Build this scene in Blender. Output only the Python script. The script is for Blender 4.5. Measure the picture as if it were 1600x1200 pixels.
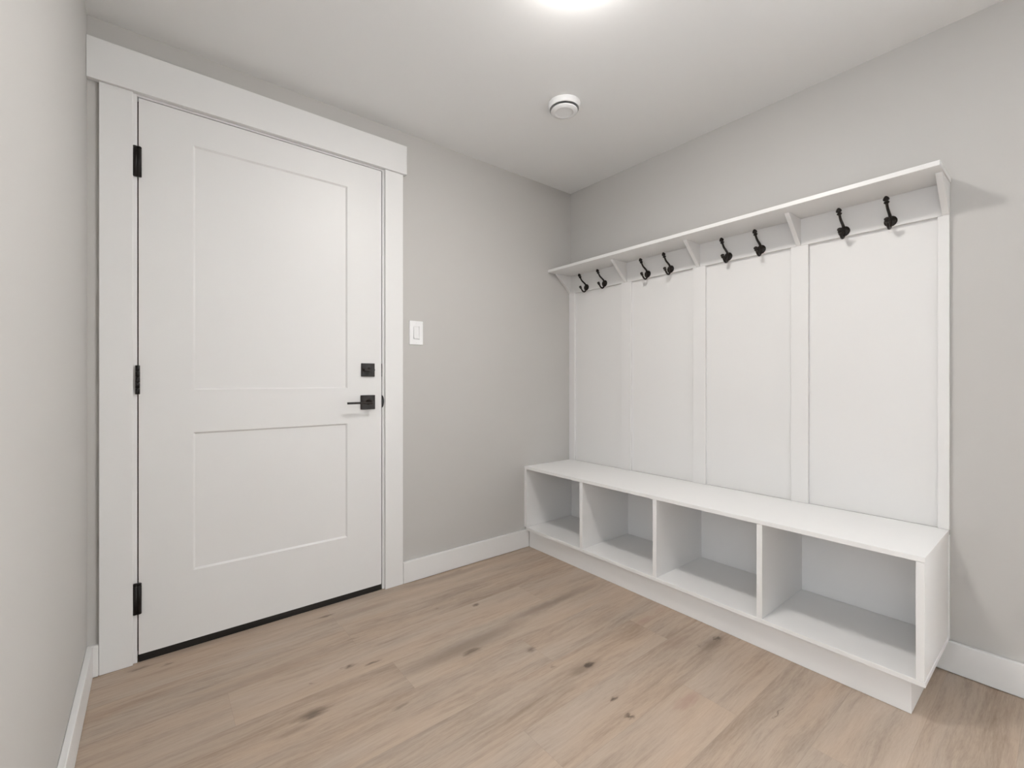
import bpy, bmesh, math, random
from mathutils import Vector, Matrix

for o in list(bpy.data.objects):
    bpy.data.objects.remove(o)
C = bpy.context.scene.collection
SC = bpy.context.scene

# ------------------------------------------------------------------ camera, world, light, exposure
YAW = 0.6738
F_PX = 702.48
cam_d = bpy.data.cameras.new('camera')
cam_d.sensor_fit = 'HORIZONTAL'
cam_d.sensor_width = 36.0
cam_d.lens = F_PX / 1600 * 36.0
cam_d.shift_y = -4.06 / 1600
cam_d.clip_start = 0.02
cam = bpy.data.objects.new('camera', cam_d)
C.objects.link(cam)
cam.location = (-2.1794, -2.1017, 1.0117)
cam.rotation_euler = (math.pi / 2, 0, -YAW)
SC.camera = cam

SC.view_settings.view_transform = 'Standard'
SC.view_settings.look = 'None'
SC.view_settings.gamma = 1.0
SC.view_settings.use_curve_mapping = False
SC.view_settings.exposure = 0.0

world = bpy.data.worlds.new('world')
SC.world = world
world.use_nodes = True
world.node_tree.nodes['Background'].inputs[0].default_value = (0.75, 0.83, 1.0, 1)
world.node_tree.nodes['Background'].inputs[1].default_value = 0.3

# room measures (metres): the inner corner of door wall and bench wall is the origin
H = 2.262          # ceiling
W = 2.356          # room width
YF = -4.3          # wall behind the camera
# made-up windows out of frame, added as fill light: wall, from, to (along the wall), sill, head
P_FILL = (15.5, 63.0)
FILL_WINDOWS = [('left', -2.75, -1.30, 0.12, 2.05, 'tall white framed window in the left wall beside the viewer'),
           ('right', -4.0, -2.6, 0.25, 2.05, 'tall white framed window in the right wall behind the viewer')]
LAMPS = [(-1.20, -1.20)]
LAMP_R, LAMP_D = 0.100, 0.040        # frosted dome of the ceiling lamp
LAMP_E = 140.0                        # emission of the dome
FILL_COL = (0.955, 0.980, 1.0)
for (wside, u0, u1, z0, z1, lab_), pw_ in zip(FILL_WINDOWS, P_FILL):
    l = bpy.data.lights.new('window_daylight', 'AREA')  # added fill panel just outside each made-up window
    l.shape = 'RECTANGLE'
    l.size = u1 - u0
    l.size_y = z1 - z0
    l.energy = pw_
    l.color = FILL_COL
    o = bpy.data.objects.new('window_daylight', l)
    C.objects.link(o)
    sgn = -1 if wside == 'left' else 1
    o.location = ((-W if wside == 'left' else 0.0) + sgn * 0.13, (u0 + u1) / 2, (z0 + z1) / 2)
    o.rotation_euler = (math.pi / 2, 0, sgn * math.pi / 2)


# ------------------------------------------------------------------ materials
def new_mat(name):
    m = bpy.data.materials.new(name)
    m.use_nodes = True
    nt = m.node_tree
    b = nt.nodes['Principled BSDF']
    return m, nt, b


def node(nt, typ, **kw):
    n = nt.nodes.new(typ)
    for k, v in kw.items():
        setattr(n, k, v)
    return n


def paint(name, col, rough, bump=0.0, scale=350.0, spec=0.5, var=0.0):
    m, nt, b = new_mat(name)
    b.inputs['Base Color'].default_value = (*col, 1)
    b.inputs['Roughness'].default_value = rough
    b.inputs['Specular IOR Level'].default_value = spec
    tc = node(nt, 'ShaderNodeTexCoord')
    if var:
        n2 = node(nt, 'ShaderNodeTexNoise')
        n2.inputs['Scale'].default_value = 1.7
        n2.inputs['Detail'].default_value = 2
        nt.links.new(tc.outputs['Object'], n2.inputs['Vector'])
        mx = node(nt, 'ShaderNodeMix', data_type='RGBA')
        mx.inputs[6].default_value = (*[c * (1 - var) for c in col], 1)
        mx.inputs[7].default_value = (*[min(1, c * (1 + var)) for c in col], 1)
        nt.links.new(n2.outputs[0], mx.inputs[0])
        nt.links.new(mx.outputs[2], b.inputs['Base Color'])
    if bump:
        n = node(nt, 'ShaderNodeTexNoise')
        n.inputs['Scale'].default_value = scale
        n.inputs['Detail'].default_value = 3
        nt.links.new(tc.outputs['Object'], n.inputs['Vector'])
        bp = node(nt, 'ShaderNodeBump')
        bp.inputs['Strength'].default_value = bump
        bp.inputs['Distance'].default_value = 0.0008
        nt.links.new(n.outputs[0], bp.inputs['Height'])
        nt.links.new(bp.outputs[0], b.inputs['Normal'])
    return m


M_WALL = paint('grey_wall_paint', (0.548, 0.533, 0.512), 0.6, 0.12, 260, 0.3, 0.008)
M_CEIL = paint('ceiling_paint', (0.85, 0.85, 0.845), 0.9, 0.15, 200, 0.2)
M_TRIM = paint('white_trim_paint', (0.80, 0.795, 0.785), 0.38, 0.04, 180, 0.4)
M_DOOR = paint('white_door_paint', (0.79, 0.785, 0.775), 0.42, 0.04, 180, 0.4)
M_MEL = paint('white_melamine', (0.875, 0.868, 0.858), 0.32, 0.0, 1, 0.45, 0.004)  # bench copy of the white, lightened to lift the shaded cubbies
M_RACK = paint('white_rack_paint', (0.775, 0.765, 0.752), 0.36, 0.0, 1, 0.4, 0.004)  # rack copy of the same white, darkened to offset strong light on it
M_PLAST = paint('white_plastic', (0.85, 0.85, 0.85), 0.3, 0.0, 1, 0.5, 0.003)
M_DARK = paint('dark_gap', (0.02, 0.018, 0.016), 0.8, 0.05, 100, 0.2)
M_RUB = paint('black_rubber', (0.012, 0.011, 0.010), 0.45, 0.2, 80, 0.4)


def metal(name, col, rough, met=0.85, spec=0.5):
    m, nt, b = new_mat(name)
    b.inputs['Specular IOR Level'].default_value = spec
    b.inputs['Base Color'].default_value = (*col, 1)
    b.inputs['Metallic'].default_value = met
    tc = node(nt, 'ShaderNodeTexCoord')
    n = node(nt, 'ShaderNodeTexNoise')
    n.inputs['Scale'].default_value = 60
    nt.links.new(tc.outputs['Object'], n.inputs['Vector'])
    mr = node(nt, 'ShaderNodeMapRange')
    mr.inputs['To Min'].default_value = rough * 0.8
    mr.inputs['To Max'].default_value = rough * 1.25
    nt.links.new(n.outputs[0], mr.inputs['Value'])
    nt.links.new(mr.outputs[0], b.inputs['Roughness'])
    return m


M_BRONZE = metal('oil_rubbed_bronze', (0.0125, 0.0080, 0.0055), 0.36, 0.0, 0.32)
M_BLACK = metal('black_metal', (0.0085, 0.0070, 0.0060), 0.34, 0.0, 0.30)

M_LAMP, nt, b = new_mat('lamp_diffuser')
b.inputs['Base Color'].default_value = (0.9, 0.9, 0.88, 1)
b.inputs['Emission Color'].default_value = (1, 0.968, 0.932, 1)
b.inputs['Emission Strength'].default_value = LAMP_E
M_GLASS, nt, b = new_mat('window_glass')
b.inputs['Base Color'].default_value = (1, 1, 1, 1)
b.inputs['Roughness'].default_value = 0.0
b.inputs['Transmission Weight'].default_value = 1.0
b.inputs['IOR'].default_value = 1.01

# ---- floor planks: knots and dark figures of the boards, floor metres (x, y, length radius, width radius, strength)
KNOTS = [
    (-0.966, -1.018, 0.036, 0.017, 1.3), (-0.990, -1.020, 0.090, 0.026, 0.50),
    (-1.245, -0.690, 0.055, 0.020, 0.80), (-1.230, -0.650, 0.34, 0.052, 0.50),
    (-0.760, -0.610, 0.38, 0.030, 0.50),
    (-1.066, -0.822, 0.026, 0.013, 0.75), (-1.072, -0.947, 0.013, 0.009, 0.45),
    (-0.447, -1.223, 0.026, 0.018, 1.0), (-0.490, -1.227, 0.10, 0.030, 0.55),
    (-0.551, -1.206, 0.013, 0.013, 0.40),
    (-1.028, -1.187, 0.017, 0.009, 1.0), (-1.055, -1.262, 0.015, 0.011, 1.0),
    (-1.038, -0.408, 0.018, 0.012, 0.90), (-1.191, -0.328, 0.012, 0.008, 0.40),
    (-1.636, -0.492, 0.020, 0.012, 0.95), (-1.563, -0.525, 0.035, 0.008, 0.85),
    (-1.768, -0.506, 0.010, 0.006, 0.50), (-1.566, -0.330, 0.025, 0.006, 0.35),
    (-1.596, -0.088, 0.040, 0.010, 0.75), (-1.798, -0.655, 0.055, 0.020, 0.90),
    (-1.86, -0.69, 0.07, 0.016, 0.35),
    (-1.578, -0.792, 0.034, 0.010, 0.45), (-2.215, -0.045, 0.040, 0.008, 0.80),
    (-2.138, -0.077, 0.022, 0.010, 0.80), (-0.905, -0.045, 0.040, 0.014, 0.35),
    (-0.70, -0.85, 0.14, 0.035, 0.16), (-2.06, -0.310, 0.05, 0.010, 0.25),
    (-0.693, -1.536, 0.040, 0.0025, 0.7), (-1.90, -0.36, 0.30, 0.035, 0.22),
    (-1.45, -0.14, 0.30, 0.030, 0.25), (-0.95, -0.07, 0.30, 0.028, 0.28),
    (-1.47, -0.436, 0.06, 0.008, 0.25), (-0.60, -0.60, 0.2, 0.03, 0.30),
]
PINK = [(-0.560, -0.965, 0.070, 0.022, 0.60), (-0.855, -1.335, 0.085, 0.024, 0.75),
        (-0.60, -1.14, 0.08, 0.04, 0.25), (-0.84, -0.615, 0.10, 0.015, 0.30), (-0.42, -0.95, 0.06, 0.03, 0.3)]


def floor_material():
    m, nt, b = new_mat('oak_vinyl_planks')
    L = nt.links
    tc = node(nt, 'ShaderNodeTexCoord')
    uv = node(nt, 'ShaderNodeUVMap', uv_map='plank')
    at = node(nt, 'ShaderNodeAttribute', attribute_name='board')
    sep = node(nt, 'ShaderNodeSeparateColor')
    L.new(at.outputs['Color'], sep.inputs[0])

    def math_(op, a, c=None, clamp=False):
        n = node(nt, 'ShaderNodeMath', operation=op, use_clamp=clamp)
        for i, v in enumerate((a, c)):
            if v is None:
                continue
            if isinstance(v, (int, float)):
                n.inputs[i].default_value = v
            else:
                L.new(v, n.inputs[i])
        return n.outputs[0]

    def vmath(op, a, c):
        n = node(nt, 'ShaderNodeVectorMath', operation=op)
        for i, v in enumerate((a, c)):
            if isinstance(v, tuple):
                n.inputs[i].default_value = v
            else:
                L.new(v, n.inputs[i])
        return n.outputs[0]

    # object position shifted per board, so grain never runs across a seam
    shift = node(nt, 'ShaderNodeCombineXYZ')
    L.new(math_('MULTIPLY', sep.outputs[0], 53.0), shift.inputs[0])
    L.new(math_('MULTIPLY', sep.outputs[1], 31.0), shift.inputs[1])
    base = vmath('ADD', tc.outputs['Object'], shift.outputs[0])
    # gentle waviness of the grain
    wv = node(nt, 'ShaderNodeTexNoise')
    wv.inputs['Scale'].default_value = 2.2
    wv.inputs['Detail'].default_value = 2
    L.new(vmath('MULTIPLY', base, (1.0, 3.0, 1.0)), wv.inputs['Vector'])
    wob = vmath('MULTIPLY', vmath('SUBTRACT', wv.outputs['Color'], (0.5, 0.5, 0.5)), (0.0, 0.05, 0.0))
    gp = vmath('ADD', base, wob)

    def noise(scl, detail, rough=0.6):
        n = node(nt, 'ShaderNodeTexNoise')
        n.inputs['Scale'].default_value = 1.0
        n.inputs['Detail'].default_value = detail
        n.inputs['Roughness'].default_value = rough
        L.new(vmath('MULTIPLY', gp, scl), n.inputs['Vector'])
        return n.outputs[0]

    fine = noise((30.0, 360.0, 1.0), 3, 0.7)
    mid = noise((5.5, 80.0, 1.0), 5, 0.72)
    broad = noise((1.5, 12.0, 1.0), 4, 0.6)
    grad = noise((1.6, 7.0, 1.0), 2)
    pore = noise((22.0, 520.0, 1.0), 2, 0.6)
    patch = noise((2.4, 9.0, 1.0), 2, 0.5)
    # colour
    ramp = node(nt, 'ShaderNodeValToRGB')
    cr = ramp.color_ramp
    cr.elements[0].position = 0.28
    cr.elements[0].color = (0.222, 0.163, 0.120, 1)
    cr.elements[1].position = 0.70
    cr.elements[1].color = (0.530, 0.432, 0.345, 1)
    e = cr.elements.new(0.43)
    e.color = (0.350, 0.272, 0.209, 1)
    e2 = cr.elements.new(0.53)
    e2.color = (0.445, 0.354, 0.278, 1)
    s = math_('ADD', math_('MULTIPLY', broad, 0.44), math_('MULTIPLY', mid, 0.36))
    s = math_('ADD', s, math_('MULTIPLY', fine, 0.18))
    s = math_('ADD', s, math_('MULTIPLY', math_('SUBTRACT', sep.outputs[2], 0.5), 0.085))
    s = math_('ADD', s, 0.040)
    # open pores: short dark strokes, gathered in patches
    pm = node(nt, 'ShaderNodeMapRange')
    pm.inputs['From Min'].default_value = 0.60
    pm.inputs['From Max'].default_value = 0.74
    L.new(pore, pm.inputs['Value'])
    pp = node(nt, 'ShaderNodeMapRange')
    pp.inputs['From Min'].default_value = 0.40
    pp.inputs['From Max'].default_value = 0.65
    L.new(patch, pp.inputs['Value'])
    s = math_('SUBTRACT', s, math_('MULTIPLY', math_('MULTIPLY', pm.outputs[0], pp.outputs[0]), 0.10))
    L.new(s, ramp.inputs[0])
    col = ramp.outputs[0]
    # pinkish / greyish drift
    mg = node(nt, 'ShaderNodeMix', data_type='RGBA', blend_type='MULTIPLY')
    mg.inputs[0].default_value = 1.0
    L.new(col, mg.inputs[6])
    rg = node(nt, 'ShaderNodeValToRGB')
    rg.color_ramp.elements[0].position = 0.3
    rg.color_ramp.elements[0].color = (0.97, 0.995, 1.03, 1)
    rg.color_ramp.elements[1].position = 0.7
    rg.color_ramp.elements[1].color = (1.05, 1.0, 0.96, 1)
    L.new(grad, rg.inputs[0])
    L.new(rg.outputs[0], mg.inputs[7])
    col = mg.outputs[2]

    # knots: distorted ellipses at fixed floor places
    dn = node(nt, 'ShaderNodeTexNoise')
    dn.inputs['Scale'].default_value = 1.0
    dn.inputs['Detail'].default_value = 4
    L.new(vmath('MULTIPLY', tc.outputs['Object'], (26.0, 90.0, 1.0)), dn.inputs['Vector'])
    dd = vmath('MULTIPLY', vmath('SUBTRACT', dn.outputs['Color'], (0.5, 0.5, 0.5)), (0.075, 0.024, 0.0))
    kp = vmath('ADD', tc.outputs['Object'], dd)

    def blobs(lst):
        tot = None
        for x, y, rx, ry, st in lst:
            v = vmath('MULTIPLY', vmath('SUBTRACT', kp, (x, y, 0.0)), (1 / rx, 1 / ry, 0.0))
            ln = node(nt, 'ShaderNodeVectorMath', operation='LENGTH')
            L.new(v, ln.inputs[0])
            mr = node(nt, 'ShaderNodeMapRange', interpolation_type='SMOOTHSTEP')
            mr.inputs['From Min'].default_value = 1.25
            mr.inputs['From Max'].default_value = 0.1
            mr.inputs['To Min'].default_value = 0.0
            mr.inputs['To Max'].default_value = st
            L.new(ln.outputs['Value'], mr.inputs['Value'])
            tot = mr.outputs[0] if tot is None else math_('MAXIMUM', tot, mr.outputs[0])
        return tot

    kn = math_('MULTIPLY', blobs(KNOTS), math_('ADD', math_('MULTIPLY', mid, 0.9), 0.45), True)
    mk = node(nt, 'ShaderNodeMix', data_type='RGBA')
    L.new(kn, mk.inputs[0])
    L.new(col, mk.inputs[6])
    mk.inputs[7].default_value = (0.115, 0.084, 0.064, 1)
    col = mk.outputs[2]
    mp = node(nt, 'ShaderNodeMix', data_type='RGBA')
    L.new(math_('MULTIPLY', blobs(PINK), 0.7), mp.inputs[0])
    L.new(col, mp.inputs[6])
    mp.inputs[7].default_value = (0.36, 0.225, 0.175, 1)
    col = mp.outputs[2]

    # seams from the per-board coordinates
    su = node(nt, 'ShaderNodeSeparateXYZ')
    L.new(uv.outputs[0], su.inputs[0])
    lat = node(nt, 'ShaderNodeAttribute', attribute_name='board_length')
    eu = math_('MINIMUM', su.outputs[0], math_('SUBTRACT', lat.outputs['Fac'], su.outputs[0]))
    ev = math_('MINIMUM', su.outputs[1], math_('SUBTRACT', 0.18, su.outputs[1]))
    ed = math_('MINIMUM', eu, ev)
    mr = node(nt, 'ShaderNodeMapRange')
    mr.inputs['From Min'].default_value = 0.0002
    mr.inputs['From Max'].default_value = 0.0009
    mr.inputs['To Min'].default_value = 0.86
    mr.inputs['To Max'].default_value = 1.0
    L.new(ed, mr.inputs['Value'])
    ms = node(nt, 'ShaderNodeMix', data_type='RGBA', blend_type='MULTIPLY')
    ms.inputs[0].default_value = 1.0
    L.new(col, ms.inputs[6])
    cc = node(nt, 'ShaderNodeCombineColor')
    for i in range(3):
        L.new(mr.outputs[0], cc.inputs[i])
    L.new(cc.outputs[0], ms.inputs[7])
    L.new(ms.outputs[2], b.inputs['Base Color'])
    b.inputs['Roughness'].default_value = 0.52
    b.inputs['Specular IOR Level'].default_value = 0.35
    bp = node(nt, 'ShaderNodeBump')
    bp.inputs['Strength'].default_value = 0.25
    bp.inputs['Distance'].default_value = 0.0005
    L.new(math_('ADD', math_('MULTIPLY', fine, 0.6), math_('MULTIPLY', mr.outputs[0], 1.0)), bp.inputs['Height'])
    L.new(bp.outputs[0], b.inputs['Normal'])
    return m


# ------------------------------------------------------------------ helpers
def add_box(bm, x0, x1, y0, y1, z0, z1, bev=0.0, seg=2):
    r = bmesh.ops.create_cube(bm, size=1.0)
    vs = r['verts']
    for v in vs:
        v.co = Vector(((x0 + x1) / 2 + v.co.x * abs(x1 - x0), (y0 + y1) / 2 + v.co.y * abs(y1 - y0),
                       (z0 + z1) / 2 + v.co.z * abs(z1 - z0)))
    if bev:
        es = list({e for v in vs for e in v.link_edges})
        bmesh.ops.bevel(bm, geom=es, offset=bev, segments=seg, profile=0.5, affect='EDGES')


def add_prism(bm, pts, axis, a, c):
    """polygon pts extruded from a to c along axis ('x','y','z')"""
    def P(p, t):
        if axis == 'y':
            return (p[0], t, p[1])
        if axis == 'x':
            return (t, p[0], p[1])
        return (p[0], p[1], t)
    v0 = [bm.verts.new(P(p, a)) for p in pts]
    v1 = [bm.verts.new(P(p, c)) for p in pts]
    n = len(pts)
    bm.faces.new(v0)
    bm.faces.new(v1[::-1])
    for i in range(n):
        bm.faces.new((v0[i], v0[(i + 1) % n], v1[(i + 1) % n], v1[i]))
    bmesh.ops.recalc_face_normals(bm, faces=bm.faces[:])


def add_lathe(bm, prof, loc=(0, 0, 0), axis=(0, 0, 1), n=40, smooth=True):
    """prof: list of (radius, height along axis)"""
    ax = Vector(axis).normalized()
    q = Vector((0, 0, 1)).rotation_difference(ax)
    lo = Vector(loc)
    rings = []
    for r, h in prof:
        if r < 1e-6:
            rings.append([bm.verts.new(lo + q @ Vector((0, 0, h)))])
        else:
            rings.append([bm.verts.new(lo + q @ Vector((r * math.cos(2 * math.pi * k / n), r * math.sin(2 * math.pi * k / n), h)))
                          for k in range(n)])
    for a, c in zip(rings, rings[1:]):
        for k in range(n):
            k2 = (k + 1) % n
            if len(a) == 1 and len(c) == 1:
                continue
            if len(a) == 1:
                f = bm.faces.new((a[0], c[k2], c[k]))
            elif len(c) == 1:
                f = bm.faces.new((a[k], a[k2], c[0]))
            else:
                f = bm.faces.new((a[k], a[k2], c[k2], c[k]))
            f.smooth = smooth
    bmesh.ops.recalc_face_normals(bm, faces=bm.faces[:])


def catmull(pts, sub=6):
    P = [Vector(p) for p in pts]
    P = [P[0] * 2 - P[1]] + P + [P[-1] * 2 - P[-2]]
    out = []
    for i in range(1, len(P) - 2):
        a, b_, c, d = P[i - 1], P[i], P[i + 1], P[i + 2]
        for s in range(sub):
            t = s / sub
            out.append(0.5 * ((2 * b_) + (c - a) * t + (2 * a - 5 * b_ + 4 * c - d) * t * t + (3 * b_ - a - 3 * c + d) * t ** 3))
    out.append(P[-2])
    return out


def add_tube(bm, pts, rad, n=12):
    """rad: constant or a function of 0..1 returning the radius"""
    up = Vector((0, 1, 0))
    rings = []
    for i, p in enumerate(pts):
        t = (pts[min(i + 1, len(pts) - 1)] - pts[max(i - 1, 0)]).normalized()
        s = t.cross(up).normalized()
        u = s.cross(t).normalized()
        r = rad(i / (len(pts) - 1)) if callable(rad) else rad
        rings.append([bm.verts.new(p + (s * math.cos(2 * math.pi * k / n) + u * math.sin(2 * math.pi * k / n)) * r) for k in range(n)])
    for a, c in zip(rings, rings[1:]):
        for k in range(n):
            f = bm.faces.new((a[k], a[(k + 1) % n], c[(k + 1) % n], c[k]))
            f.smooth = True
    bm.faces.new(rings[0][::-1])
    bm.faces.new(rings[-1])
    bmesh.ops.recalc_face_normals(bm, faces=bm.faces[:])


def world_loc(o):
    v = Vector((0, 0, 0))
    while o is not None:
        v = v + o.location
        o = o.parent
    return v


def obj(name, bm, mat, parent=None, loc=None, local=False, label=None):
    """mesh given in world metres (or local ones); origin set at loc (world) or at the parent's origin"""
    me = bpy.data.meshes.new(name)
    pw = world_loc(parent)
    org = Vector(loc) if loc is not None else pw
    if not local:
        bmesh.ops.translate(bm, verts=bm.verts[:], vec=-org)
    bm.to_mesh(me)
    bm.free()
    me.materials.append(mat)
    o = bpy.data.objects.new(name, me)
    C.objects.link(o)
    o.parent = parent
    o.location = org - pw
    if label:
        o['label'] = label
    return o


def box(name, x0, x1, y0, y1, z0, z1, mat, parent=None, bev=0.001, label=None):
    bm = bmesh.new()
    add_box(bm, x0, x1, y0, y1, z0, z1, bev)
    loc = None if parent else ((x0 + x1) / 2, (y0 + y1) / 2, min(z0, z1))
    return obj(name, bm, mat, parent, loc, label=label)


def thing(name, label, cat, loc, group=None, kind=None):
    o = bpy.data.objects.new(name, None)
    C.objects.link(o)
    o.empty_display_size = 0.05
    o.location = loc
    o['label'] = label
    if kind:
        o['kind'] = kind
    o['category'] = cat
    if group:
        o['group'] = group
    return o


def struct(o, label, cat):
    o['kind'] = 'structure'
    o['label'] = label
    o['category'] = cat
    return o


# ------------------------------------------------------------------ room shell
T = 0.12
# floor: one mesh, a quad per board, boards run along x
random.seed(11)
bm = bmesh.new()
uvl = bm.loops.layers.uv.new('plank')
col = bm.loops.layers.float_color.new('board')
lenl = bm.faces.layers.float.new('board_length')
PW, PL = 0.18, 1.22
OFF = {0: -1.577, 1: -0.35, 2: -0.77, 3: -1.505, 4: -1.05, 5: -0.60, 6: -1.34, 7: -0.797, 8: -0.16}
TONE = {(3, 0): 0.38, (4, 0): 0.42, (5, 0): 0.62, (5, 1): 0.40}
row = -1
FX0, FX1, FY0, FY1 = -W, 0.0, YF, T
while True:
    ytop = -0.025 - PW * row
    if ytop < FY0:
        break
    y1, y0 = min(ytop, FY1), max(ytop - PW, FY0)
    off = OFF.get(row, random.uniform(-1.2, 0))
    k = math.floor((FX0 - off) / PL)
    x = off + k * PL
    while x < FX1:
        xa, xb = max(x, FX0), min(x + PL, FX1)
        if xb - xa > 1e-4:
            vs = [bm.verts.new(p) for p in ((xa, y0, 0), (xb, y0, 0), (xb, y1, 0), (xa, y1, 0))]
            f = bm.faces.new(vs)
            f[lenl] = PL
            r1, r2, r3 = random.random(), random.random(), random.uniform(0.25, 0.8)
            for lp in f.loops:
                lp[uvl].uv = (lp.vert.co.x - x, lp.vert.co.y - (ytop - PW))
                lp[col] = (r1, r2, r3, 1)
        x += PL
    row += 1
fo = obj('floor', bm, floor_material(), None, (0, 0, 0))
struct(fo, 'light greyish brown oak-look plank floor', 'floor')

struct(box('ceiling', -W - T, T, YF - T, T, H, H + 0.1, M_CEIL, bev=0), 'plain off-white painted ceiling', 'ceiling')

# door wall with its opening
DXL, DXR, DZT = -2.2345, -1.2985, 2.045
bm = bmesh.new()
add_box(bm, -W - T, DXL - 0.006, 0, T, -0.02, H)
add_box(bm, DXR + 0.006, T, 0, T, -0.02, H)
add_box(bm, DXL - 0.006, DXR + 0.006, 0, T, DZT + 0.006, H)
struct(obj('wall_back', bm, M_WALL, None, (-1.2, 0, 0)), 'light grey painted wall with the white door in it', 'wall')


def side_wall(name, side, label):
    """a long wall cut by its windows"""
    x0, x1 = (-W - T, -W) if side == 'left' else (0, T)
    ws = sorted([w for w in FILL_WINDOWS if w[0] == side], key=lambda w: w[1])
    bm = bmesh.new()
    y = YF - T
    for _, u0, u1, z0, z1, _l in ws:
        add_box(bm, x0, x1, y, u0, -0.02, H)
        add_box(bm, x0, x1, u0, u1, -0.02, z0)
        add_box(bm, x0, x1, u0, u1, z1, H)
        y = u1
    add_box(bm, x0, x1, y, 0, -0.02, H)
    struct(obj(name, bm, M_WALL, None, (x0, -2, 0)), label, 'wall')


side_wall('wall_right', 'right', 'light grey painted wall behind the bench and coat rack')
side_wall('wall_left', 'left', 'light grey painted wall at the far left beside the door')
struct(box('wall_front', -W, 0, YF - T, YF, -0.02, H, M_WALL, bev=0), 'light grey painted wall behind the viewer', 'wall')

for n_, (side, u0, u1, z0, z1, lab) in enumerate(FILL_WINDOWS):  # frames and glass around the added fill lights
    x0, sg = (-W, -1) if side == 'left' else (0.0, 1)
    mid = (u0 + u1) / 2
    t = thing('window_%d' % (n_ + 1), lab, 'window', (x0, mid, z0), kind='structure')

    def b_(bm_, a0, a1, d0, d1, c0, c1):
        add_box(bm_, *sorted((x0 + sg * d1, x0 + sg * d0)), a0, a1, c0, c1)
    bm = bmesh.new()
    fw = 0.045
    b_(bm, u0, u0 + fw, 0.04, 0.1, z0, z1)
    b_(bm, u1 - fw, u1, 0.04, 0.1, z0, z1)
    b_(bm, u0 + fw, u1 - fw, 0.04, 0.1, z0, z0 + fw)
    b_(bm, u0 + fw, u1 - fw, 0.04, 0.1, z1 - fw, z1)
    b_(bm, mid - 0.018, mid + 0.018, 0.045, 0.095, z0 + fw, z1 - fw)
    obj('window_frame', bm, M_TRIM, t)
    for a, c in ((u0 + fw, mid - 0.018), (mid + 0.018, u1 - fw)):
        bm = bmesh.new()
        b_(bm, a, c, 0.070, 0.073, z0 + fw, z1 - fw)
        obj('window_pane', bm, M_GLASS, t)

# ------------------------------------------------------------------ baseboards and casings
BBH, BBT = 0.1085, 0.0165
BX = dict(bev=0.0018)
CASE_L, CASE_LI, CASE_RI, CASE_R = -2.3247, -2.2351, -1.2978, -1.2055


def baseboard(name, spans, label):
    bm = bmesh.new()
    for s in spans:
        add_box(bm, *s, 0.002, BBH, 0.0022, 2)
    o = obj(name, bm, M_TRIM, None, ((spans[0][0] + spans[0][1]) / 2, (spans[0][2] + spans[0][3]) / 2, 0))
    struct(o, label, 'baseboard')


baseboard('baseboard_back', [(CASE_R + 0.0005, -0.3795, -BBT, -0.0003), (-W + 0.0003, CASE_L - 0.0008, -BBT, -0.0003)],
          'white baseboard under the grey door wall')
baseboard('baseboard_right', [(-BBT, -0.0003, YF + BBT + 0.001, -1.7925)], 'white baseboard running right from the bench end')
baseboard('baseboard_left', [(-W + 0.0003, -W + BBT, YF + BBT + 0.001, -BBT - 0.0003)], 'white baseboard along the left wall')
baseboard('baseboard_front', [(-W + 0.0003, -0.0003, YF + 0.0003, YF + BBT)], 'white baseboard behind the viewer')

CT = 0.0125
struct(box('trim_1', CASE_L, CASE_LI, -CT, -0.0002, 0.001, 2.0415, M_TRIM, bev=0.0015), 'flat white door casing on the hinge side', 'door casing')
struct(box('trim_2', CASE_RI, CASE_R, -CT, -0.0002, 0.001, 2.0415, M_TRIM, bev=0.0015), 'flat white door casing on the handle side', 'door casing')
struct(box('trim_3', -W + 0.0005, -1.1896, -0.0232, -0.0002, 2.0419, 2.1827, M_TRIM, bev=0.0015), 'wide white header board across the top of the door', 'door casing')

# ------------------------------------------------------------------ door
SX0, SX1, SZ0, SZ1 = -2.2200, -1.3123, 0.028, 2.032
door = thing('door_1', 'white two-panel door with black lever handle and deadbolt', 'door', ((SX0 + SX1) / 2, 0.02, 0), kind='structure')
# jamb
bm = bmesh.new()
JG = 0.0036
for (a, c, e, g) in ((DXL - 0.0058, SX0 - JG, 0.001, DZT + 0.005), (SX1 + JG, DXR + 0.0058, 0.001, DZT + 0.005)):
    add_box(bm, a, c, 0.0, T, e, g, 0.0008)
add_box(bm, SX0 - JG, SX1 + JG, 0.0, T, SZ1 + 0.003, DZT + 0.0058, 0.0008)
# stops
add_box(bm, SX0 - JG, SX0 + 0.012, 0.047, T, 0.001, SZ1 + 0.003)
add_box(bm, SX1 - 0.012, SX1 + JG, 0.047, T, 0.001, SZ1 + 0.003)
add_box(bm, SX0 + 0.012, SX1 - 0.012, 0.047, T, SZ1 - 0.012, SZ1 + 0.003)
obj('door_frame', bm, M_TRIM, door)
# weather strip seen dark in the gaps
bm = bmesh.new()
add_box(bm, SX0 - JG + 0.0002, SX0 - 0.0002, 0.030, 0.0465, 0.03, SZ1)
add_box(bm, SX1 + 0.0002, SX1 + JG - 0.0002, 0.030, 0.0465, 0.03, SZ1)
add_box(bm, SX0, SX1, 0.030, 0.0465, SZ1 + 0.0003, SZ1 + 0.0028)
obj('weather_strip', bm, M_DARK, door, label='dark weather strip in the door gap')

# slab with two recessed panels and bevelled sticking
PANELS = [(-2.0593, -1.4758, 0.2905, 0.8168), (-2.0593, -1.4758, 0.9793, 1.9143)]
bm = bmesh.new()
Y0, YR, BV = 0.0010, 0.0075, 0.0065


def vgrid(x, z, y=Y0):
    return bm.verts.new((x, y, z))


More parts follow.
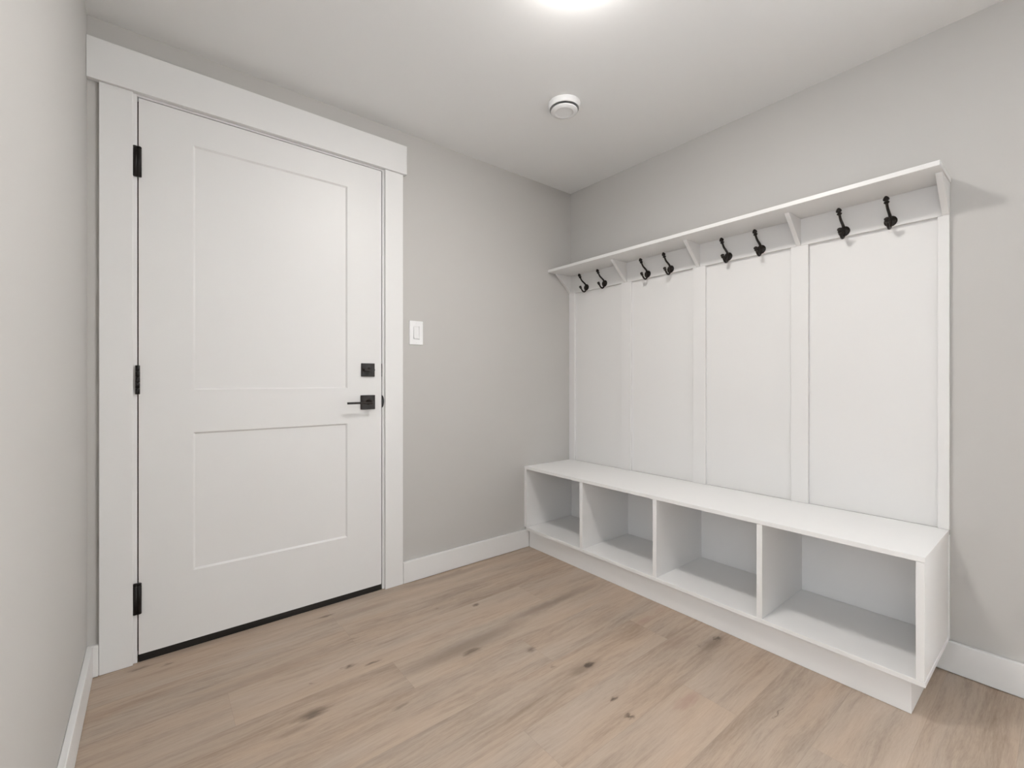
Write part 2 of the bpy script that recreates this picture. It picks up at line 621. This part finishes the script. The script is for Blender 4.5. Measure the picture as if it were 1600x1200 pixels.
xs = [SX0, PANELS[0][0], PANELS[0][1], SX1]
zs = [SZ0, PANELS[0][2], PANELS[0][3], PANELS[1][2], PANELS[1][3], SZ1]
G = [[vgrid(x, z) for z in zs] for x in xs]
for i in range(3):
    for j in range(5):
        if i == 1 and j in (1, 3):
            continue
        bm.faces.new((G[i][j], G[i][j + 1], G[i + 1][j + 1], G[i + 1][j]))
for j, (a, c, e, g) in ((1, PANELS[0]), (3, PANELS[1])):
    outer = [G[1][j], G[1][j + 1], G[2][j + 1], G[2][j]]
    inner = [vgrid(a + BV, e + BV, YR), vgrid(a + BV, g - BV, YR), vgrid(c - BV, g - BV, YR), vgrid(c - BV, e + BV, YR)]
    for k in range(4):
        bm.faces.new((outer[k], outer[(k + 1) % 4], inner[(k + 1) % 4], inner[k]))
    bm.faces.new(inner)
# sides and back
back = [bm.verts.new(p) for p in ((SX0, 0.045, SZ0), (SX1, 0.045, SZ0), (SX1, 0.045, SZ1), (SX0, 0.045, SZ1))]
bm.faces.new(back)
bm.faces.new([G[i][0] for i in range(4)] + [back[1], back[0]])
bm.faces.new([G[i][5] for i in range(4)][::-1] + [back[3], back[2]])
bm.faces.new([G[0][j] for j in range(6)][::-1] + [back[0], back[3]][::1])
bm.faces.new([G[3][j] for j in range(6)] + [back[2], back[1]])
bmesh.ops.recalc_face_normals(bm, faces=bm.faces[:])
obj('door_panel', bm, M_DOOR, door, label='white door leaf with two recessed panels')

# sweep and sill under the slab
bm = bmesh.new()
add_box(bm, SX0 + 0.001, SX1 - 0.001, 0.0015, 0.043, 0.0155, 0.0275, 0.001)
for yy in (0.0022, 0.012, 0.022, 0.032):
    add_box(bm, SX0 + 0.001, SX1 - 0.001, yy, yy + 0.005, 0.0010, 0.0160)
obj('door_sweep', bm, M_RUB, door, label='black rubber door sweep')
box('door_sill', SX0 - JG + 0.0005, SX1 + JG - 0.0005, 0.046, T, 0.0005, 0.040, M_DARK, door, label='dark metal door sill')


def hinge(z0, z1, big):
    bm = bmesh.new()
    hx, hy = -2.2225, -0.007
    if big:
        n = 24
        r = 0.0080
        for cx_ in (hx - 0.0065, hx + 0.0035):
            add_lathe(bm, [(0, z0), (r, z0 + 0.0008), (r, z1 - 0.0095), (r * 0.80, z1 - 0.009), (r * 0.80, z1 - 0.0075),
                           (r, z1 - 0.007), (r, z1 - 0.003), (r * 0.8, z1 - 0.001), (0, z1)], (cx_, hy, 0), n=n)
    else:
        for k in range(5):
            a = z0 + (z1 - z0) * k / 5
            c = z0 + (z1 - z0) * (k + 1) / 5
            r = 0.0066
            add_lathe(bm, [(0, a), (r, a + 0.0004), (r, c - 0.0006), (r * 0.86, c - 0.0001), (0, c)], (hx, hy, 0), n=20)
    h = obj('hinge', bm, M_BLACK, door, label='black door hinge')
    bm = bmesh.new()
    # leaves folded into the gap between the leaf edge and the jamb
    add_box(bm, SX0 - JG + 0.0003, SX0 - 0.0003, -0.004, 0.030, z0 + 0.001, z1 - 0.001)
    obj('hinge_leaf', bm, M_BLACK, h)


hinge(1.745, 1.8545, True)
hinge(0.9655, 1.0690, False)
hinge(0.1780, 0.2890, True)

# deadbolt
bm = bmesh.new()
add_box(bm, -1.4125, -1.3485, -0.0075, 0.0008, 1.0345, 1.0975, 0.0016, 3)
db = obj('deadbolt', bm, M_BRONZE, door, label='black square deadbolt plate')
bm = bmesh.new()
zc, xc = 1.0655, -1.3805
add_lathe(bm, [(0, 0), (0.010, 0), (0.009, 0.012), (0, 0.0125)], (xc, -0.0075, zc), (0, -1, 0), 20)
add_prism(bm, [(xc - 0.024, zc - 0.0035), (xc - 0.024, zc + 0.0035), (xc - 0.008, zc + 0.0062), (xc + 0.008, zc + 0.0062),
               (xc + 0.024, zc + 0.0035), (xc + 0.024, zc - 0.0035), (xc + 0.008, zc - 0.0062), (xc - 0.008, zc - 0.0062)],
          'y', -0.030, -0.019)
obj('thumb_turn', bm, M_BRONZE, db)
# lever
bm = bmesh.new()
add_box(bm, -1.4150, -1.3470, -0.0085, 0.0008, 0.8790, 0.9465, 0.0016, 3)
dh = obj('door_handle', bm, M_BRONZE, door, label='black square plate of the lever handle')
bm = bmesh.new()
add_lathe(bm, [(0, 0), (0.0125, 0), (0.0120, 0.004), (0.0085, 0.006), (0.0085, 0.046), (0, 0.0465)], (-1.3800, -0.0085, 0.9135), (0, -1, 0), 24)
add_box(bm, -1.4930, -1.3720, -0.0560, -0.0455, 0.9075, 0.9170, 0.0018, 3)
obj('lever', bm, M_BRONZE, dh)
bm = bmesh.new()
add_lathe(bm, [(0, 0), (0.0022, 0), (0.0018, 0.0012), (0, 0.0014)], (-1.3800, -0.0560, 0.9125), (0, -1, 0), 12)
obj('privacy_pin', bm, M_BRONZE, dh)
# strike plate with curved lip on the jamb
bm = bmesh.new()
pts = [(SX1 + 0.0004, 0.8845)]
for k in range(13):
    a = -math.pi / 2 + math.pi * k / 12
    pts.append((SX1 + 0.0014 + 0.0105 * math.cos(a), 0.9145 + 0.0300 * math.sin(a)))
pts.append((SX1 + 0.0004, 0.9445))
add_prism(bm, pts, 'y', -0.0022, -0.0002)
obj('strike_plate', bm, M_BLACK, door, label='black curved lip of the strike plate')
bm = bmesh.new()
add_box(bm, SX1 + 0.0005, SX1 + JG - 0.0003, -0.0008, 0.028, 1.034, 1.098)
obj('strike_plate', bm, M_BLACK, door, label='black deadbolt strike on the door frame')

# ------------------------------------------------------------------ light switch
sx, sz = -1.1295, 1.2590
sw = thing('light_switch', 'white rocker light switch on the grey wall beside the door casing', 'light switch', (sx, 0, sz))
bm = bmesh.new()
pw, ph, ow, oh = 0.0375, 0.0605, 0.0168, 0.0338
for s in ((-pw, -ow, -ph, ph), (ow, pw, -ph, ph), (-ow, ow, oh, ph), (-ow, ow, -ph, -oh)):
    pass
rings = []
for (a, c, y) in ((pw, ph, -0.0002), (pw, ph, -0.0038), (pw - 0.002, ph - 0.002, -0.0055), (ow, oh, -0.0055), (ow, oh, -0.0010)):
    rings.append([bm.verts.new((sx + i * a, y, sz + j * c)) for i, j in ((-1, -1), (1, -1), (1, 1), (-1, 1))])
for a, c in zip(rings, rings[1:]):
    for k in range(4):
        bm.faces.new((a[k], a[(k + 1) % 4], c[(k + 1) % 4], c[k]))
bm.faces.new(rings[-1])
bm.faces.new(rings[0][::-1])
bmesh.ops.recalc_face_normals(bm, faces=bm.faces[:])
obj('wall_plate', bm, M_PLAST, sw)
bm = bmesh.new()
rw, rh = ow - 0.0028, oh - 0.0045
fr = [(-rh, -0.0094), (-rh, -0.0012), (rh, -0.0012), (rh, -0.0046), (0.0, -0.0062)]
add_prism(bm, [(p[1], sz + p[0]) for p in fr], 'x', 0, 1)
for v in bm.verts:
    t, y, z = v.co
    v.co = (sx - rw + 2 * rw * t, y, z)
bmesh.ops.recalc_face_normals(bm, faces=bm.faces[:])
obj('rocker', bm, M_PLAST, sw)
for s in (-1, 1):
    bm = bmesh.new()
    add_lathe(bm, [(0, 0.0004), (0.0030, 0.0004), (0.0026, 0.0009), (0, 0.0009)], (sx, -0.0052, sz + s * 0.0482), (0, -1, 0), 14)
    obj('screw', bm, M_PLAST, sw)

# ------------------------------------------------------------------ ceiling vent
vx, vy = -0.7300, -0.6640
ve = thing('ceiling_vent', 'round white air vent on the ceiling above the far corner', 'air vent', (vx, vy, H))
bm = bmesh.new()
add_lathe(bm, [(0.0725, -0.0005), (0.0732, -0.0040), (0.0722, -0.0120), (0.0700, -0.0205), (0.0680, -0.0245), (0.0660, -0.0255), (0.0640, -0.0240),
               (0.0600, -0.004), (0.0, -0.002)], (vx, vy, H), n=64)
obj('vent_collar', bm, M_PLAST, ve)
bm = bmesh.new()
add_lathe(bm, [(0.0, -0.004), (0.026, -0.006), (0.030, -0.020), (0.0500, -0.0262), (0.0590, -0.0300), (0.0602, -0.0325), (0.0590, -0.0350),
               (0.0420, -0.0400), (0.0398, -0.0400), (0.0385, -0.0372), (0.0360, -0.0366), (0.0, -0.0378)], (vx, vy, H), n=64)
obj('vent_disc', bm, M_PLAST, ve)

# ------------------------------------------------------------------ ceiling lamps (out of frame)
for i, (lx, ly) in enumerate(LAMPS):
    lt = thing('ceiling_light', 'round frosted dome lamp on the ceiling in the middle of the room', 'ceiling light', (lx, ly, H))
    bm = bmesh.new()
    add_lathe(bm, [(0.0, -0.0005), (0.113, -0.0005), (0.115, -0.004), (0.113, -0.012), (0.104, -0.014), (0.0, -0.014)], (lx, ly, H), n=48)
    obj('lamp_base', bm, M_PLAST, lt)
    bm = bmesh.new()
    add_lathe(bm, [(LAMP_R * math.cos(a_ * math.pi / 2 / 12), -0.0142 - (LAMP_D - 0.0142) * math.sin(a_ * math.pi / 2 / 12)) for a_ in range(12)]
              + [(0.0, -LAMP_D)], (lx, ly, H), n=48)
    obj('lamp_shade', bm, M_LAMP, lt)

# ------------------------------------------------------------------ storage bench
D, BT, BTH, BL = 0.4062, 0.4937, 0.0170, 1.8275
ZB, ZBB = 0.1255, 0.1090
bench = thing('storage_bench', 'long white shoe bench with four open cubbies against the grey wall', 'bench', (-D / 2, -BL / 2, 0))
box('seat_top', -D, -0.0040, -BL, -0.0008, BT - BTH, BT, M_MEL, bench, 0.0012)
box('bottom_shelf', -D, -0.0170, -BL, -0.0170, ZBB, ZB, M_MEL, bench, 0.0012)
box('toe_kick', -0.3789, -0.3629, -1.7915, -0.0175, 0.0008, ZBB - 0.0002, M_MEL, bench, 0.0006)
box('toe_kick', -0.3627, -0.0172, -1.7915, -1.7755, 0.0008, ZBB - 0.0002, M_MEL, bench, 0.0006)
zt = BT - BTH - 0.0002
box('side_panel', -D + 0.001, -0.0142, -0.0212, -0.0008, ZB + 0.0002, zt, M_MEL, bench, 0.0006)
for yc in (-0.4657, -0.9133, -1.3638):
    box('divider', -D + 0.001, -0.0142, yc - 0.0100, yc + 0.0100, ZB + 0.0002, zt, M_MEL, bench, 0.0006)
box('side_panel', -D + 0.001, -0.0142, -1.8255, -1.8055, ZB + 0.0002, zt, M_MEL, bench, 0.0006)
box('back_panel', -0.0140, -0.0010, -1.8290, -0.0008, ZBB + 0.003, zt, M_MEL, bench, 0.0008)

# ------------------------------------------------------------------ coat rack panel
PS, RB, SU, ST, SD = 0.0155, 1.5925, 1.7064, 1.7231, 0.2080
RE = -1.8292
rack = thing('coat_rack', 'white panelled coat rack with top shelf and eight dark hooks above the bench', 'coat rack', (-0.01, RE / 2, BT))
box('backing_panel', -0.0012, -0.0005, RE + 0.001, -0.0008, BT + 0.0003, SU - 0.0002, M_RACK, rack, 0)
for a, c in ((-0.0500, -0.0010), (-0.4945, -0.4262), (-0.9455, -0.8789), (-1.3975, -1.3319), (RE, -1.7987)):
    box('stile', -PS, -0.0013, a, c, BT + 0.0003, RB - 0.0001, M_RACK, rack, 0.0010)
box('rail', -PS - 0.0004, -0.0013, RE, -0.0010, RB, SU - 0.0002, M_RACK, rack, 0.0010)
box('shelf', -SD, -0.0005, -1.8316, -0.0008, SU, ST, M_RACK, rack, 0.0010)
for yc in (-0.0105, -0.4590, -0.9080, -1.3620, -1.8195):
    bm = bmesh.new()
    hw = 0.0088
    add_prism(bm, [(-PS - 0.0005, RB + 0.0015), (-PS - 0.0035, RB + 0.0015), (-0.1420, SU - 0.0045), (-0.1420, SU - 0.0003), (-PS - 0.0005, SU - 0.0003)],
              'y', yc - hw, yc + hw)
    bmesh.ops.bevel(bm, geom=[e for e in bm.edges], offset=0.0006, segments=1, affect='EDGES')
    obj('bracket', bm, M_RACK, rack)

# hooks: profile in the plane across the wall (projection p, height h)
HZ = 1.6120
upper = [(0.0030, 0.002), (0.0065, 0.013), (0.0140, 0.021), (0.0290, 0.0295), (0.0410, 0.0360), (0.0500, 0.0445), (0.0570, 0.0540)]
lower = [(0.0030, 0.002), (0.0055, -0.014), (0.0120, -0.0255), (0.0230, -0.0305), (0.0345, -0.0275), (0.0430, -0.0205), (0.0500, -0.0125)]


def P3(q):
    return Vector((-q[0], 0, q[1]))


HX = -PS - 0.0004
hooks = []
hk_bm = bmesh.new()
add_tube(hk_bm, catmull([P3(q) for q in upper]), lambda t: 0.0056 - 0.0013 * t)
add_tube(hk_bm, catmull([P3(q) for q in lower]), lambda t: 0.0056 - 0.0013 * t)
hook = obj('coat_hook', hk_bm, M_BRONZE, rack, local=True, loc=(HX, -0.154, HZ), label='dark bronze double coat hook with round mounting plate')
subs = []


def sub(name, bm_):
    o = obj(name, bm_, M_BRONZE, hook, local=True)
    o.location = (0, 0, 0)
    subs.append(o)


bm = bmesh.new()
add_lathe(bm, [(0, 0.0), (0.0200, 0.0), (0.0203, 0.0012), (0.0190, 0.0028), (0.0165, 0.0034), (0.0150, 0.0045), (0.0100, 0.0062), (0, 0.0070)],
          (0, 0, 0), (-1, 0, 0), 36)
sub('mounting_plate', bm)
for s in (-1, 1):
    bm = bmesh.new()
    add_lathe(bm, [(0, 0.0040), (0.0036, 0.0040), (0.0032, 0.0066), (0.0018, 0.0074), (0, 0.0076)], (0, s * 0.0118, 0), (-1, 0, 0), 14)
    sub('screw', bm)
acorn = [(0.0, -0.003), (0.0042, -0.003), (0.0045, -0.001), (0.0072, 0.0012), (0.0078, 0.0040), (0.0062, 0.0066), (0.0044, 0.0078), (0.0046, 0.0088),
         (0.0080, 0.0108), (0.0088, 0.0135), (0.0080, 0.0170), (0.0054, 0.0215), (0.0024, 0.0248), (0.0, 0.0256)]
bm = bmesh.new()
add_lathe(bm, [(r_ * 1.14, h_ * 1.08) for r_, h_ in acorn], P3(upper[-1]), P3((0.55, 0.83)), 20)
sub('finial', bm)
ball = [(0.0, -0.003), (0.0040, -0.003), (0.0044, -0.001), (0.0066, 0.0010), (0.0068, 0.0035), (0.0052, 0.0056), (0.0046, 0.0066), (0.0068, 0.0085),
        (0.0074, 0.0112), (0.0064, 0.0142), (0.0038, 0.0164), (0.0, 0.0172)]
bm = bmesh.new()
add_lathe(bm, [(r_ * 1.14, h_ * 1.05) for r_, h_ in ball], P3(lower[-1]), P3((0.62, 0.78)), 20)
sub('finial', bm)
for yy in (-0.302, -0.609, -0.752, -1.060, -1.210, -1.5245, -1.6700):
    h = hook.copy()
    C.objects.link(h)
    h.location = hook.location + Vector((0, yy + 0.154, 0))
    for s in subs:
        c = s.copy()
        C.objects.link(c)
        c.parent = h
